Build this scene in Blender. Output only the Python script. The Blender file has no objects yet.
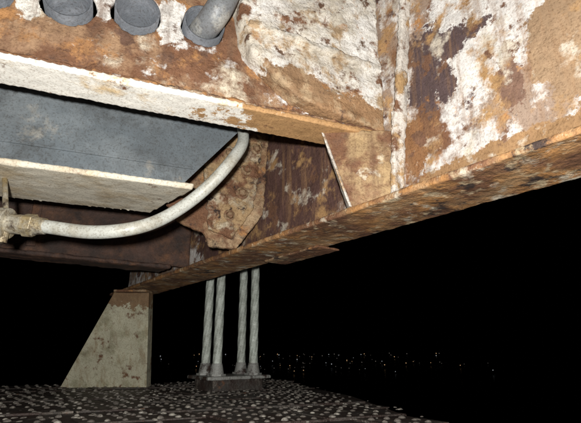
import bpy, bmesh, math, random, time
from mathutils import Vector, Matrix
random.seed(7)
sc=bpy.context.scene
sc.view_settings.view_transform='Standard'; sc.view_settings.look='None'; sc.view_settings.exposure=0

# ---------------------------------------------------------------- materials
def mat(name, base, layers=(), spots=(), rough=.8, bump=.35, bscale=40, metal=0, streak=None, grime=.35, over=()):
    """base colour + noise layers [(colour, scale, threshold, softness, seed)] + spots [(centre, radius, colour, amp)]"""
    m=bpy.data.materials.new(name); m.use_nodes=True
    nt=m.node_tree; N=nt.nodes; L=nt.links
    bs=N['Principled BSDF']; bs.inputs['Metallic'].default_value=metal
    geo=N.new('ShaderNodeNewGeometry'); pos=geo.outputs['Position']
    def noise(scale,seed,detail=5,rough=.66,stretch=None,dist=.0,out='Fac'):
        mp=N.new('ShaderNodeMapping'); mp.inputs['Location'].default_value=(seed*3.1,seed*7.7,seed*1.3)
        if stretch: mp.inputs['Scale'].default_value=stretch
        L.new(pos,mp.inputs[0])
        n=N.new('ShaderNodeTexNoise'); n.inputs['Scale'].default_value=scale; n.inputs['Detail'].default_value=detail
        n.inputs['Roughness'].default_value=rough; n.inputs['Distortion'].default_value=dist
        L.new(mp.outputs[0],n.inputs['Vector']); return n.outputs[out]
    def mix(a,b,f,blend='MIX'):
        x=N.new('ShaderNodeMix'); x.data_type='RGBA'; x.blend_type=blend
        for s,v in ((x.inputs[0],f),(x.inputs[6],a),(x.inputs[7],b)):
            if hasattr(v,'links'): L.new(v,s)
            elif isinstance(v,(int,float)): s.default_value=v
            else: s.default_value=(*v,1)
        return x.outputs[2]
    def ramp(f,lo,hi):
        r=N.new('ShaderNodeMapRange')
        r.inputs['From Min'].default_value=lo; r.inputs['From Max'].default_value=hi
        L.new(f,r.inputs['Value']); return r.outputs[0]
    def math_(op,a,b):
        x=N.new('ShaderNodeMath'); x.operation=op
        for i,v in enumerate((a,b)):
            if hasattr(v,'links'): L.new(v,x.inputs[i])
            else: x.inputs[i].default_value=v
        return x.outputs[0]
    col=base; h1=None
    vary=noise(24,3,detail=3)
    def lay(col,c,s,th,so,seed):
        f=ramp(noise(s,seed,detail=6),th-so,th+so)
        cc=mix(tuple(q*.6 for q in c),tuple(min(1,q*1.35) for q in c),vary)
        return mix(col,cc,f),f
    for i,l in enumerate(layers):
        col,f=lay(col,*l)
        if i==0: h1=f
    if spots:
        nz=noise(7,11,detail=7,rough=.72)
        for (c0,rad,c,amp) in spots:
            vs=N.new('ShaderNodeVectorMath'); vs.operation='SUBTRACT'; L.new(pos,vs.inputs[0]); vs.inputs[1].default_value=c0
            vd=N.new('ShaderNodeVectorMath'); vd.operation='DIVIDE'; L.new(vs.outputs[0],vd.inputs[0]); vd.inputs[1].default_value=rad
            ln=N.new('ShaderNodeVectorMath'); ln.operation='LENGTH'; L.new(vd.outputs[0],ln.inputs[0])
            e=math_('ADD',ln.outputs['Value'],math_('MULTIPLY',math_('SUBTRACT',nz,.5),amp))
            r=ramp(e,1.06,.96)
            cc=mix(tuple(q*.65 for q in c),tuple(min(1,q*1.35) for q in c),vary)
            col=mix(col,cc,r)
    for l in over: col,_=lay(col,*l)
    if streak:
        f=ramp(noise(6,21,stretch=(3,3,.3)),.5,.7)
        col=mix(col,streak,math_('MULTIPLY',f,.7))
    gr=ramp(noise(3.2,31,detail=5),.35,.7)
    col=mix(col,mix((.25,.2,.17),(1,1,1),gr),grime,'MULTIPLY')
    spk=noise(95,41,detail=2); col=mix(col,mix((.4,.33,.28),(1,1,1),ramp(spk,.3,.5)),.6,'MULTIPLY')
    L.new(col,bs.inputs['Base Color'])
    rr=N.new('ShaderNodeMapRange'); rr.inputs['To Min'].default_value=max(.05,rough-.25); rr.inputs['To Max'].default_value=min(1,rough+.15)
    L.new(vary,rr.inputs['Value']); L.new(rr.outputs[0],bs.inputs['Roughness'])
    bs.inputs['Specular IOR Level'].default_value=.4
    h=math_('MULTIPLY',noise(bscale,61,detail=5),.8)
    if h1 is not None: h=math_('ADD',h,math_('MULTIPLY',h1,.5))
    b=N.new('ShaderNodeBump'); b.inputs['Strength'].default_value=bump; b.inputs['Distance'].default_value=.018
    L.new(h,b.inputs['Height']); L.new(b.outputs[0],bs.inputs['Normal'])
    return m

RUST=(.185,.088,.045); ORANGE=(.42,.21,.08); MAROON=(.10,.056,.050); CREAM=(.66,.59,.46); WHITE=(.74,.72,.69); TAN=(.42,.30,.18); DARK=(.05,.032,.026); OCHRE=(.44,.28,.13)
M={}
M['web']=mat('rusted_girder_paint',(.33,.24,.18),
   [(WHITE,2.6,.49,.03,1),(RUST,3.3,.56,.04,2),(MAROON,3.6,.60,.02,4),(ORANGE,6,.61,.04,3)],
   spots=[((1.7,.80,1.46),(.3,.40,.36),(.72,.70,.67),1.9),((1.7,.50,1.14),(.3,.15,.28),(.33,.22,.13),2.8),
          ((1.7,1.12,1.42),(.3,.12,.24),(.095,.062,.062),3.2),((1.7,.98,1.46),(.3,.16,.10),(.095,.062,.062),3.0),((1.7,1.03,1.27),(.3,.07,.12),(.095,.062,.062),3.0),((1.7,.72,1.10),(.3,.06,.16),(.20,.115,.08),4.2),
          ((1.7,.62,.78),(.3,.75,.08),(.32,.19,.09),2.2),((1.7,1.24,.98),(.3,.08,.16),(.25,.12,.05),2.6),
          ((1.7,2.75,1.15),(.3,1.15,.6),(.105,.054,.044),.8)],
   over=[((.62,.56,.46),4.5,.60,.04,94),((.42,.25,.11),5,.59,.05,81),((.17,.085,.05),7,.61,.025,82)],streak=(.30,.17,.085),bump=.4)
M['flange']=mat('rusted_flange_steel',(.36,.22,.11),[((.42,.21,.075),5,.48,.08,5),(RUST,4,.52,.06,6),(CREAM,7,.62,.05,7),(DARK,7,.62,.04,8)],bump=.55,over=[((.55,.43,.27),11,.60,.05,95)])
M['cream_flange']=mat('cream_paint_flange',(.82,.79,.72),[((.66,.5,.3),4,.62,.05,9),(RUST,7,.67,.03,10)],
   spots=[((1.55,1.5,1.12),(.70,.6,.2),(.40,.23,.10),2.6)],over=[((.2,.1,.05),12,.65,.03,83)],bump=.2,grime=.12)
M['crossweb']=mat('rusted_floor_beam_web',(.34,.21,.12),[(CREAM,3.5,.55,.04,12),(RUST,4,.48,.06,13),(ORANGE,7,.58,.05,14),(WHITE,5,.62,.03,15)],
   spots=[((.30,1.9,1.62),(.09,.5,.13),(.74,.72,.68),2.6),((.6,1.8,1.6),(.08,.5,.15),(.74,.72,.68),2.6),((.0,1.9,1.55),(.07,.5,.12),(.7,.68,.62),2.4)],
   over=[((.13,.07,.045),8,.60,.04,84)],streak=(.15,.08,.045),bump=.6)
M['grout']=mat('flaking_white_coating',(.76,.74,.70),[((.6,.55,.46),4,.5,.08,16),(RUST,4.2,.60,.03,17),(ORANGE,6,.62,.04,18)],
   spots=[((1.5,1.4,1.22),(.55,.5,.11),(.31,.18,.09),3.0),((1.15,1.5,1.32),(.2,.5,.10),(.28,.17,.09),2.8)],over=[((.42,.3,.18),7,.59,.05,85),((.14,.08,.05),9,.62,.03,86)],bump=.7,bscale=22)
M['bluegrey']=mat('blue_grey_paint',(.12,.142,.158),[((.165,.187,.20),3,.52,.1,19),((.085,.095,.10),5,.60,.06,20)],bump=.15,grime=.45,over=[((.28,.27,.24),4,.67,.05,87)])
M['beige']=mat('beige_paint',(.72,.67,.55),[((.58,.48,.33),4,.56,.08,21),(RUST,6,.66,.04,22)],bump=.2,grime=.2)
M['gusset']=mat('rusted_gusset_plate',(.30,.19,.10),[(TAN,5,.50,.06,23),(RUST,4,.50,.05,24),(ORANGE,8,.61,.04,25)],bump=.8,over=[(DARK,8,.62,.04,88)])
M['doubler']=mat('scaled_gusset_doubler',(.40,.27,.14),[((.5,.42,.3),6,.53,.05,91),(RUST,6,.52,.05,92)],bump=.9,bscale=28,over=[(DARK,12,.62,.03,93)])
M['knee']=mat('rusted_knee_plate',(.36,.24,.13),[((.42,.29,.15),5,.5,.08,26),(RUST,5,.50,.06,27),(CREAM,6,.62,.04,28)],bump=.6,over=[((.13,.07,.04),6,.57,.05,89)],streak=(.16,.085,.045))
M['stiff']=mat('chalky_stiffener_paint',(.64,.60,.54),[(OCHRE,7,.55,.05,71),(RUST,9,.59,.04,72)],bump=.6)
M['darkbeam']=mat('dark_rusted_beam',(.10,.055,.04),[(RUST,4,.55,.08,29),(DARK,5,.5,.1,30)],bump=.6)
M['post']=mat('weathered_green_grey_paint',(.60,.58,.43),[((.42,.40,.27),5,.55,.05,33),(RUST,8,.61,.04,34)],
   spots=[((1.55,5.1,.62),(.5,.5,.14),(.24,.15,.08),3.8)],streak=(.34,.25,.14),bump=.3)
M['hose']=mat('grey_hose_rubber',(.46,.47,.43),[((.36,.345,.29),9,.56,.08,35)],rough=.5,bump=.08,grime=.2)
M['brass']=mat('tarnished_brass',(.36,.28,.15),[((.45,.42,.34),8,.5,.08,36),(DARK,9,.56,.05,37)],rough=.5,metal=.35,bump=.3)
M['galv']=mat('galvanised_steel_wire',(.60,.66,.60),[((.42,.46,.41),12,.5,.1,38)],rough=.5,bump=.2,grime=.3)
M['galvbase']=mat('galvanised_socket',(.34,.35,.33),[(DARK,8,.55,.06,39)],rough=.5,bump=.4)
M['floor']=mat('dirty_lower_chord_steel',(.07,.062,.055),[((.19,.165,.14),8,.57,.06,40),(DARK,5,.5,.08,41),(RUST,11,.66,.04,42)],bump=1,bscale=30,rough=.6)
M['rivet']=mat('worn_rivet',(.15,.135,.12),[((.42,.40,.35),12,.55,.05,43)],bump=.3,rough=.5)
M['bolt']=mat('rusted_bolt',(.30,.21,.12),[(RUST,25,.5,.1,44)],bump=.5,rough=.6)
M['greyconc']=mat('dark_grey_pipe',(.10,.11,.125),[((.17,.18,.20),8,.55,.1,45)],bump=.3,grime=.2)
M['pipe']=mat('grey_conduit_pipe',(.17,.18,.19),[((.33,.33,.31),8,.56,.06,47)],bump=.2,grime=.3,rough=.5)
M['soffit']=mat('dark_deck_soffit',(.05,.045,.04),[(RUST,3,.62,.05,46)],bump=.4)
M['water']=mat('river_water',(.004,.005,.007),rough=.35,bump=.1,bscale=.5,grime=0)

# ---------------------------------------------------------------- helpers
def link(o): sc.collection.objects.link(o); return o
def empty(name):
    e=bpy.data.objects.new(name,None); e.empty_display_size=.1; return link(e)
def from_bm(name,bm,m,parent=None,smooth=False):
    me=bpy.data.meshes.new(name); bmesh.ops.recalc_face_normals(bm,faces=bm.faces); bm.to_mesh(me); bm.free()
    o=link(bpy.data.objects.new(name,me)); me.materials.append(m)
    if smooth:
        for p in me.polygons: p.use_smooth=True
    if parent: o.parent=parent
    return o
tex={}
def clouds(sz):
    if sz not in tex:
        t=bpy.data.textures.new('c%s'%sz,'CLOUDS'); t.noise_scale=sz; t.noise_depth=3; tex[sz]=t
    return tex[sz]
def rough_up(o,voxel=.01,s=.008,sz=.07,s2=0,sz2=.3):
    r=o.modifiers.new('r','REMESH'); r.mode='VOXEL'; r.voxel_size=voxel; r.use_smooth_shade=True
    for st,z in ((s,sz),(s2,sz2)):
        if st:
            d=o.modifiers.new('d','DISPLACE'); d.texture=clouds(z); d.texture_coords='GLOBAL'; d.strength=st; d.mid_level=.5
def prism(name,pts,off,m,parent=None,voxel=None,s=.008,sz=.07,s2=0,bevel=.003,cut=None):
    """polygon extruded along off"""
    bm=bmesh.new(); off=Vector(off)
    a=[bm.verts.new(p) for p in pts]; b=[bm.verts.new(Vector(p)+off) for p in pts]
    bm.faces.new(a); bm.faces.new(b[::-1]); n=len(pts)
    for i in range(n): bm.faces.new((a[i],a[(i+1)%n],b[(i+1)%n],b[i]))
    o=from_bm(name,bm,m,parent)
    if cut:
        for c in cut:
            q=o.modifiers.new('b','BOOLEAN'); q.operation='DIFFERENCE'; q.object=c; q.solver='EXACT'
    if voxel: rough_up(o,voxel,s,sz,s2)
    elif bevel:
        q=o.modifiers.new('bv','BEVEL'); q.width=bevel; q.segments=2
    return o
def tube_bm(bm,p0,p1,r0,r1=None,seg=24,cap=True):
    p0=Vector(p0);p1=Vector(p1); d=(p1-p0); L=d.length
    q=d.to_track_quat('Z','Y').to_matrix().to_4x4()
    mt=Matrix.Translation((p0+p1)/2)@q
    bmesh.ops.create_cone(bm,cap_ends=cap,segments=seg,radius1=r0,radius2=r0 if r1 is None else r1,depth=L,matrix=mt)
def bolt(bm,p,n,r=.028,h=.022):
    n=Vector(n).normalized(); p=Vector(p)
    tube_bm(bm,p,p+n*.006,r*1.5,seg=20)
    tube_bm(bm,p+n*.005,p+n*(.005+h),r,r*.9,seg=6)
    tube_bm(bm,p+n*(.004+h),p+n*(.012+h),r*.55,r*.45,seg=12)
def tube_path(name,pts,r,m,parent):
    cu=bpy.data.curves.new(name,'CURVE'); cu.dimensions='3D'; sp=cu.splines.new('NURBS'); sp.points.add(len(pts)-1)
    for p,q in zip(sp.points,pts): p.co=(*q,1)
    sp.use_endpoint_u=True; sp.order_u=4; sp.resolution_u=16; cu.bevel_depth=r; cu.bevel_resolution=8; cu.use_fill_caps=True
    o=link(bpy.data.objects.new(name,cu)); cu.materials.append(m); o.parent=parent; return o

SK=.262   # floor beams are skewed: y = c - SK*x
def yb(x,c): return c-SK*x
NB=Vector((-SK,-1,0)).normalized()    # normal toward the near side

# ---------------------------------------------------------------- main girder
g=empty('main_girder')
prism('web',[(1.72,-.6,.69),(1.72,5.9,.69),(1.72,5.9,2.3),(1.72,-.6,2.3)],(.035,0,0),M['web'],g,voxel=.016,s=.007,sz=.09,s2=.02)
prism('bottom_flange',[(1.5,-.6,.668),(1.92,-.6,.668),(1.92,5.9,.668),(1.5,5.9,.668)],(0,0,.033),M['flange'],g,voxel=.011,s=.010,sz=.06,s2=.010)
prism('splice_plate',[(1.80,2.12,.645),(2.0,2.12,.645),(2.0,2.75,.645),(1.80,2.75,.645)],(0,0,.018),M['gusset'],g,voxel=.008,s=.008,sz=.06)
prism('web_stiffener',[(1.645,1.335,.69),(1.645,1.30,1.1),(1.655,1.20,1.67),(1.66,1.12,2.25),(1.72,1.12,2.25),(1.72,1.20,1.67),(1.72,1.34,.69)],(0,.035,0),M['stiff'],g,voxel=.009,s=.02,sz=.05)
# ---------------------------------------------------------------- near floor beam
fb=empty('floor_beam')
cutters=[]
holes=[(-.17,1.52),(.143,1.545),(.435,1.58),(.75,1.61)]
for (x,z) in holes:
    bm=bmesh.new(); c=Vector((x,yb(x,1.96),z)); tube_bm(bm,c-NB*.2,c+NB*.2,.114,seg=40)
    o=from_bm('cutter',bm,M['grout']); cutters.append(o)
web=prism('web',[(-.9,yb(-.9,1.96),1.13),(1.72,yb(1.72,1.96),1.13),(1.72,yb(1.72,1.96),2.3),(-.9,yb(-.9,1.96),2.3)],(0,.045,0),M['crossweb'],fb,voxel=.013,s=.02,sz=.06,s2=.03,cut=cutters)
bpy.context.view_layer.update()
dg=bpy.context.evaluated_depsgraph_get()
me=bpy.data.meshes.new_from_object(web.evaluated_get(dg)); web.modifiers.clear(); web.data=me
for o in cutters: bpy.data.objects.remove(o)
prism('bottom_flange',[(-.9,yb(-.9,1.86),1.12),(1.70,yb(1.70,1.86),1.12),(1.70,yb(1.70,2.08),1.12),(-.9,yb(-.9,2.08),1.12)],(0,0,.03),M['cream_flange'],fb,voxel=.010,s=.006,sz=.06,s2=.008)
prism('flange_rust_scale',[(-.9,yb(-.9,1.875),1.145),(1.70,yb(1.70,1.875),1.145),(1.70,yb(1.70,1.95),1.145),(-.9,yb(-.9,1.95),1.145)],(0,0,.03),M['crossweb'],fb,voxel=.011,s=.03,sz=.05)
bm=bmesh.new()
for (x,z) in holes:
    c=Vector((x,yb(x,1.96),z)); tube_bm(bm,c-NB*.9,c+NB*.03,.105,seg=48,cap=False)
o=from_bm('pipe_sleeves',bm,M['greyconc'],fb,True); q=o.modifiers.new('s','SOLIDIFY'); q.thickness=.009
# conduits that come through the sleeves and turn up toward the deck
for (x,z),r in ((holes[3],.068),(holes[2],.05),(holes[1],.055)):
    y=yb(x,1.96)
    if r>.06: pts=[(x,y+.6,z-.02),(x,y+.3,z-.02),(x+.0,y+.05,z-.02),(x+.01,y-.10,z-.01),(x+.05,y-.16,z+.12),(x+.09,y-.16,z+.35),(x+.12,y-.14,z+.8)]
    else: pts=[(x,y+.8,z-.045),(x,y+.5,z-.045),(x,y+.3,z-.03),(x+.02,y+.2,z+.2),(x+.04,y+.2,z+.6)]
    tube_path('conduit',pts,r,M['pipe'],fb)
prism('coated_end_plate',[(.90,yb(.90,1.86),2.2),(.90,yb(.90,1.86),1.72),(.96,yb(.96,1.86),1.46),(1.2,yb(1.2,1.86),1.25),(1.71,yb(1.71,1.86),1.15),(1.71,yb(1.71,1.86),2.2)],(0,.11,0),M['grout'],fb,voxel=.012,s=.035,sz=.09,s2=.05)
prism('end_plate_ledge',[(.93,yb(.93,1.84),1.60),(1.70,yb(1.70,1.84),1.52),(1.70,yb(1.70,1.84),1.57),(.93,yb(.93,1.84),1.65)],(0,.06,0),M['grout'],fb,voxel=.011,s=.03,sz=.06)
k=empty('knee_bracket')
prism('plate',[(1.40,1.58,1.13),(1.43,1.56,1.02),(1.506,1.496,.70),(1.70,1.34,.70),(1.715,1.325,1.13)],(.02,.024,0),M['knee'],k,voxel=.008,s=.018,sz=.05,s2=.02)
prism('edge_flange',[(1.40,1.58,1.13),(1.43,1.56,1.02),(1.506,1.496,.70),(1.56,1.56,.70),(1.47,1.64,1.13)],(-.02,.0,0),M['stiff'],k,voxel=.006,s=.006,sz=.05)
# ---------------------------------------------------------------- second floor beam (painted)
f2=empty('floor_beam')
prism('web',[(-1.8,yb(-1.8,2.5),.92),(.905,yb(.905,2.5),.92),(1.28,yb(1.28,2.5),1.41),(1.28,yb(1.28,2.5),2.3),(-1.8,yb(-1.8,2.5),2.3)],(0,.02,0),M['bluegrey'],f2,bevel=.003)
prism('bottom_flange',[(-1.8,yb(-1.8,2.5),.9),(.97,yb(.97,2.5),.9),(.93,yb(.93,3.1),.9),(-1.8,yb(-1.8,3.1),.9)],(0,-.012,.035),M['beige'],f2,voxel=.012,s=.006,sz=.08,s2=.012)
prism('web_cover_strip',[(-1.8,yb(-1.8,2.49),1.02),(.96,yb(.96,2.49),1.02),(.965,yb(.965,2.49),1.035),(-1.8,yb(-1.8,2.49),1.035)],(0,.01,0),M['bluegrey'],f2,bevel=.002)
gp=empty('gusset_plate')
P=[(1.20,1.9),(.97,1.45),(.96,1.03),(1.095,.847),(1.27,.78),(1.31,.69),(1.50,.69),(1.69,.97),(1.72,1.55),(1.72,1.9)]
prism('plate',[(x,yb(x,3.05),z) for x,z in P],(0,.035,0),M['gusset'],gp,voxel=.009,s=.022,sz=.06,s2=.04)
P=[(1.34,1.75),(1.22,1.35),(1.26,1.12),(1.29,.80),(1.46,.76),(1.60,1.0),(1.66,1.6)]
prism('doubler',[(x,yb(x,3.02),z) for x,z in P],(0,.03,0),M['doubler'],gp,voxel=.009,s=.035,sz=.045,s2=.04)
bm=bmesh.new()
for (x,z) in [(1.60,1.475),(1.53,1.29),(1.505,1.10),(1.42,.92),(1.40,1.40),(1.38,1.2)]: bolt(bm,(x,yb(x,3.01),z),NB,random.uniform(.028,.034),.026)
bolt(bm,(1.205,yb(1.205,3.045),1.41),NB,.035,.02)
o=from_bm('bolts',bm,M['bolt'],gp); rough_up(o,.0045,.012,.025)
f3=empty('floor_beam')
prism('web',[(-4,yb(-4,4.4),.95),(1.72,yb(1.72,4.4),.75),(1.72,yb(1.72,4.4),2.3),(-4,yb(-4,4.4),2.3)],(0,.04,0),M['darkbeam'],f3,voxel=.03,s=.02,sz=.1)
prism('bottom_flange',[(-4,yb(-4,4.25),.92),(1.5,yb(1.5,4.25),.72),(1.5,yb(1.5,4.55),.72),(-4,yb(-4,4.55),.92)],(0,0,.04),M['darkbeam'],f3,voxel=.018,s=.02,sz=.08)
prism('angle_stiffener',[(.35,yb(.35,4.36),.86),(.42,yb(.42,4.36),.86),(.42,yb(.42,4.36),2.2),(.35,yb(.35,4.36),2.2)],(0,.03,0),M['darkbeam'],f3)
prism('deck_soffit',[(-5,-3,2.3),(1.9,-3,2.3),(1.9,6.1,2.3),(-5,6.1,2.3)],(0,0,.25),M['soffit'],None)

# ---------------------------------------------------------------- hose with coupling
h=empty('hose')
tube_path('tube',[(.22,2.43,.595),(.30,2.38,.585),(.42,2.29,.555),(.55,2.18,.56),(.68,2.14,.60),(.80,2.14,.68),(.93,2.10,.80),(1.02,2.00,.93),(1.11,1.99,1.08),(1.20,2.05,1.22),(1.22,2.2,1.45),(1.2,2.2,1.8)],.034,M['hose'],h)
a=Vector((-.3,2.80,.64)); b=Vector((.27,2.405,.59)); d=(b-a).normalized()
bm=bmesh.new()
tube_bm(bm,a,a+d*.45,.03); tube_bm(bm,b-d*.06,b,.047,.04); tube_bm(bm,b-d*.11,b-d*.055,.06,seg=6); tube_bm(bm,b-d*.19,b-d*.105,.05)
tube_bm(bm,b-d*.21,b-d*.185,.078,seg=28); tube_bm(bm,b-d*.245,b-d*.215,.078,seg=28); tube_bm(bm,b-d*.31,b-d*.24,.062,seg=6)
o=from_bm('coupling',bm,M['brass'],h)
q=o.modifiers.new('bv','BEVEL'); q.width=.004; q.segments=2
c=b-d*.2
bm=bmesh.new(); tube_bm(bm,c,c+Vector((.0,0,-.1)),.022,seg=12); tube_bm(bm,c,(c.x-.04,c.y+.2,.9),.014,seg=12)
from_bm('hanger_strap',bm,M['brass'],h)
# ---------------------------------------------------------------- suspender ropes and anchor base
def rope(x,y):
    e=empty('suspender_cable'); z0,z1=-.17,2.6; n=160; seg=30; V=[];Fc=[]
    for i in range(n+1):
        z=z0+(z1-z0)*i/n; tw=z*5.5
        for j in range(seg):
            a=2*math.pi*j/seg; rr=.040+.0085*abs(math.cos(3*(a-tw)))**.6
            V.append((x+rr*math.cos(a),y+rr*math.sin(a),z))
    for i in range(n):
        for j in range(seg):
            k2=(j+1)%seg; Fc.append((i*seg+j,i*seg+k2,(i+1)*seg+k2,(i+1)*seg+j))
    me=bpy.data.meshes.new('wire_rope'); me.from_pydata(V,[],Fc); me.materials.append(M['galv'])
    me.polygons.foreach_set('use_smooth',[True]*len(Fc)); o=link(bpy.data.objects.new('wire_rope',me)); o.parent=e
    bm=bmesh.new(); tube_bm(bm,(x,y,-.24),(x,y,-.13),.075,.055); tube_bm(bm,(x,y,-.26),(x,y,-.235),.095,seg=6)
    from_bm('socket',bm,M['galvbase'],e)
for dx in (-.224,.224):
    for dy in (-.134,.134): rope(2.5+dx,4.48+dy)
ab=empty('cable_anchor_base')
prism('bearing_plate',[(2.12,4.22,-.29),(2.88,4.22,-.29),(2.88,4.74,-.29),(2.12,4.74,-.29)],(0,0,.035),M['galvbase'],ab,voxel=.012,s=.008)
prism('pedestal',[(2.2,4.27,-.43),(2.8,4.27,-.43),(2.8,4.7,-.43),(2.2,4.7,-.43)],(0,0,.139),M['floor'],ab)

# ---------------------------------------------------------------- support post
sp=empty('support_post')
prism('plate',[(1.40,5.27,.665),(1.70,5.05,.665),(1.87,5.31,-.41),(1.08,5.88,-.41)],(.035,.045,0),M['post'],sp,bevel=.006)
prism('edge_flange',[(1.69,5.04,.665),(1.86,5.30,-.41),(1.96,5.44,-.41),(1.79,5.18,.665)],(.02,-.01,0),M['post'],sp,bevel=.004)
prism('cap',[(1.36,5.2,.635),(1.66,4.97,.635),(1.78,5.12,.635),(1.48,5.35,.635)],(0,0,.03),M['gusset'],sp,voxel=.009,s=.01)

# ---------------------------------------------------------------- lower chord with rivets
lc=empty('lower_chord')
prism('top_plate',[(-4,7.4,-.42),(-4,.8,-.42),(2.15,.8,-.42),(2.5,2.0,-.42),(3.2,3.3,-.42),(3.65,4.75,-.42)],(0,0,-.35),M['floor'],lc,bevel=.01)
V=[];Fc=[]
def riv(x,y,z,r,hh=.75,sx=1,rot=0):
    b0=len(V); s=9
    for (q,zz) in ((1,0),(.88,.45),(.5,.85)):
        for j in range(s):
            a=2*math.pi*j/s; u=r*q*math.cos(a)*sx; v=r*q*math.sin(a)
            V.append((x+u*math.cos(rot)-v*math.sin(rot),y+u*math.sin(rot)+v*math.cos(rot),z+r*hh*zz))
    V.append((x,y,z+r*hh))
    for l in (0,1):
        for j in range(s): Fc.append((b0+l*s+j,b0+l*s+(j+1)%s,b0+(l+1)*s+(j+1)%s,b0+(l+1)*s+j))
    for j in range(s): Fc.append((b0+2*s+j,b0+2*s+(j+1)%s,b0+3*s))
def edge_x(y): return 2.15+max(0,(y-.8))*.40
c=1.3
while c<6.2:                       # overlapping cover plates running with the floor beams
    w=random.uniform(.26,.46); zt=-.418; th=random.uniform(.008,.018)
    x0=-1.5
    while x0<3.4:
        x1=x0+random.uniform(.5,1.1); xe=edge_x(yb(min(x1,3.4),c))-.05
        if x0>xe-.1: break
        xx=min(x1-.02,xe)
        tt=th+random.uniform(-.004,.004)
        if random.random()<.8:
            prism('cover_plate',[(x0,yb(x0,c),zt),(xx,yb(xx,c),zt),(xx,yb(xx,c)+w-.03,zt),(x0,yb(x0,c)+w-.03,zt)],(random.uniform(-.01,.01),0,tt),M['floor'],lc,bevel=.004)
        else: tt=0
        xq=x0+.05
        while xq<xx-.02:
            oy=.045
            while oy<w-.05:
                if random.random()>.12: riv(xq+random.gauss(0,.006),yb(xq,c)+oy+random.gauss(0,.005),zt+tt-.002,random.uniform(.017,.026),random.uniform(.5,.8))
                oy+=.105
            xq+=.10
        x0=x1
    c+=w
for _ in range(900):              # loose scale and debris
    y=random.uniform(1.2,6); x=random.uniform(-1.2,min(edge_x(y),3.5)-.03)
    if y>6.1-.27*x: continue
    riv(x,y,-.405,random.uniform(.005,.016),random.uniform(.3,.8),random.uniform(.6,2.4),random.uniform(0,3))
me=bpy.data.meshes.new('rivets_and_scale'); me.from_pydata(V,[],Fc); me.materials.append(M['rivet']); me.polygons.foreach_set('use_smooth',[True]*len(Fc))
o=link(bpy.data.objects.new('rivets_and_scale',me)); o.parent=lc
# ---------------------------------------------------------------- river, city lights
bm=bmesh.new(); bmesh.ops.create_grid(bm,x_segments=2,y_segments=2,size=9000,matrix=Matrix.Translation((0,0,-25)))
from_bm('river',bm,M['water'])
def em(name,c,s):
    m=bpy.data.materials.new(name); m.use_nodes=True; nt=m.node_tree; nt.nodes.clear()
    e=nt.nodes.new('ShaderNodeEmission'); e.inputs[0].default_value=(*c,1); e.inputs[1].default_value=s
    o=nt.nodes.new('ShaderNodeOutputMaterial'); nt.links.new(e.outputs[0],o.inputs[0]); return m
ems=[em('sodium_lamp',(1,.6,.3),.5),em('white_lamp',(.9,.95,1),.35),em('dim_lamp',(.8,.7,.6),.1)]
bm=bmesh.new()
fw=Vector((.598,.802,0)); rt=Vector((.802,-.598,0))
for _ in range(110):
    dd=random.choice([random.uniform(500,900),random.uniform(900,2600)]); az=random.gauss(.04,.17)
    p=fw*dd+rt*dd*math.tan(az)+Vector((0,0,-23+random.uniform(0,8)*dd/1500))
    r=bmesh.ops.create_icosphere(bm,subdivisions=1,radius=random.uniform(.7,1.7)*dd/1500,matrix=Matrix.Translation(p))
    mi=random.choice([0,1,2,2,2])
    for f in {f for v in r['verts'] for f in v.link_faces}: f.material_index=mi
o=from_bm('distant_city_lights',bm,ems[0]); o.data.materials.append(ems[1]); o.data.materials.append(ems[2])

# ---------------------------------------------------------------- light
w=bpy.data.worlds.new('World'); sc.world=w; w.use_nodes=True
nt=w.node_tree; bg=nt.nodes['Background']; sky=nt.nodes.new('ShaderNodeTexSky'); sky.sky_type='NISHITA'; sky.sun_disc=False
sky.sun_elevation=math.radians(-6); sky.sun_rotation=math.radians(200); nt.links.new(sky.outputs[0],bg.inputs[0]); bg.inputs[1].default_value=.01
fl=bpy.data.lights.new('camera_flash','POINT'); fl.energy=570; fl.shadow_soft_size=.04; fl.color=(1,.98,.94)
fo=link(bpy.data.objects.new('camera_flash',fl)); fo.location=(-.18,-.22,.04)

# ---------------------------------------------------------------- camera
cam=bpy.data.cameras.new('camera'); co=link(bpy.data.objects.new('camera',cam))
p=math.atan(139/434); hd=math.radians(36.7)
Rv=Vector((math.cos(hd),-math.sin(hd),0)); Fv=Vector((math.cos(p)*math.sin(hd),math.cos(p)*math.cos(hd),math.sin(p))); Uv=Rv.cross(Fv)
co.matrix_world=Matrix(((Rv.x,Uv.x,-Fv.x,0),(Rv.y,Uv.y,-Fv.y,0),(Rv.z,Uv.z,-Fv.z,0),(0,0,0,1)))
cam.lens=26.9; cam.sensor_width=36; cam.clip_start=.02; cam.clip_end=20000
sc.camera=co
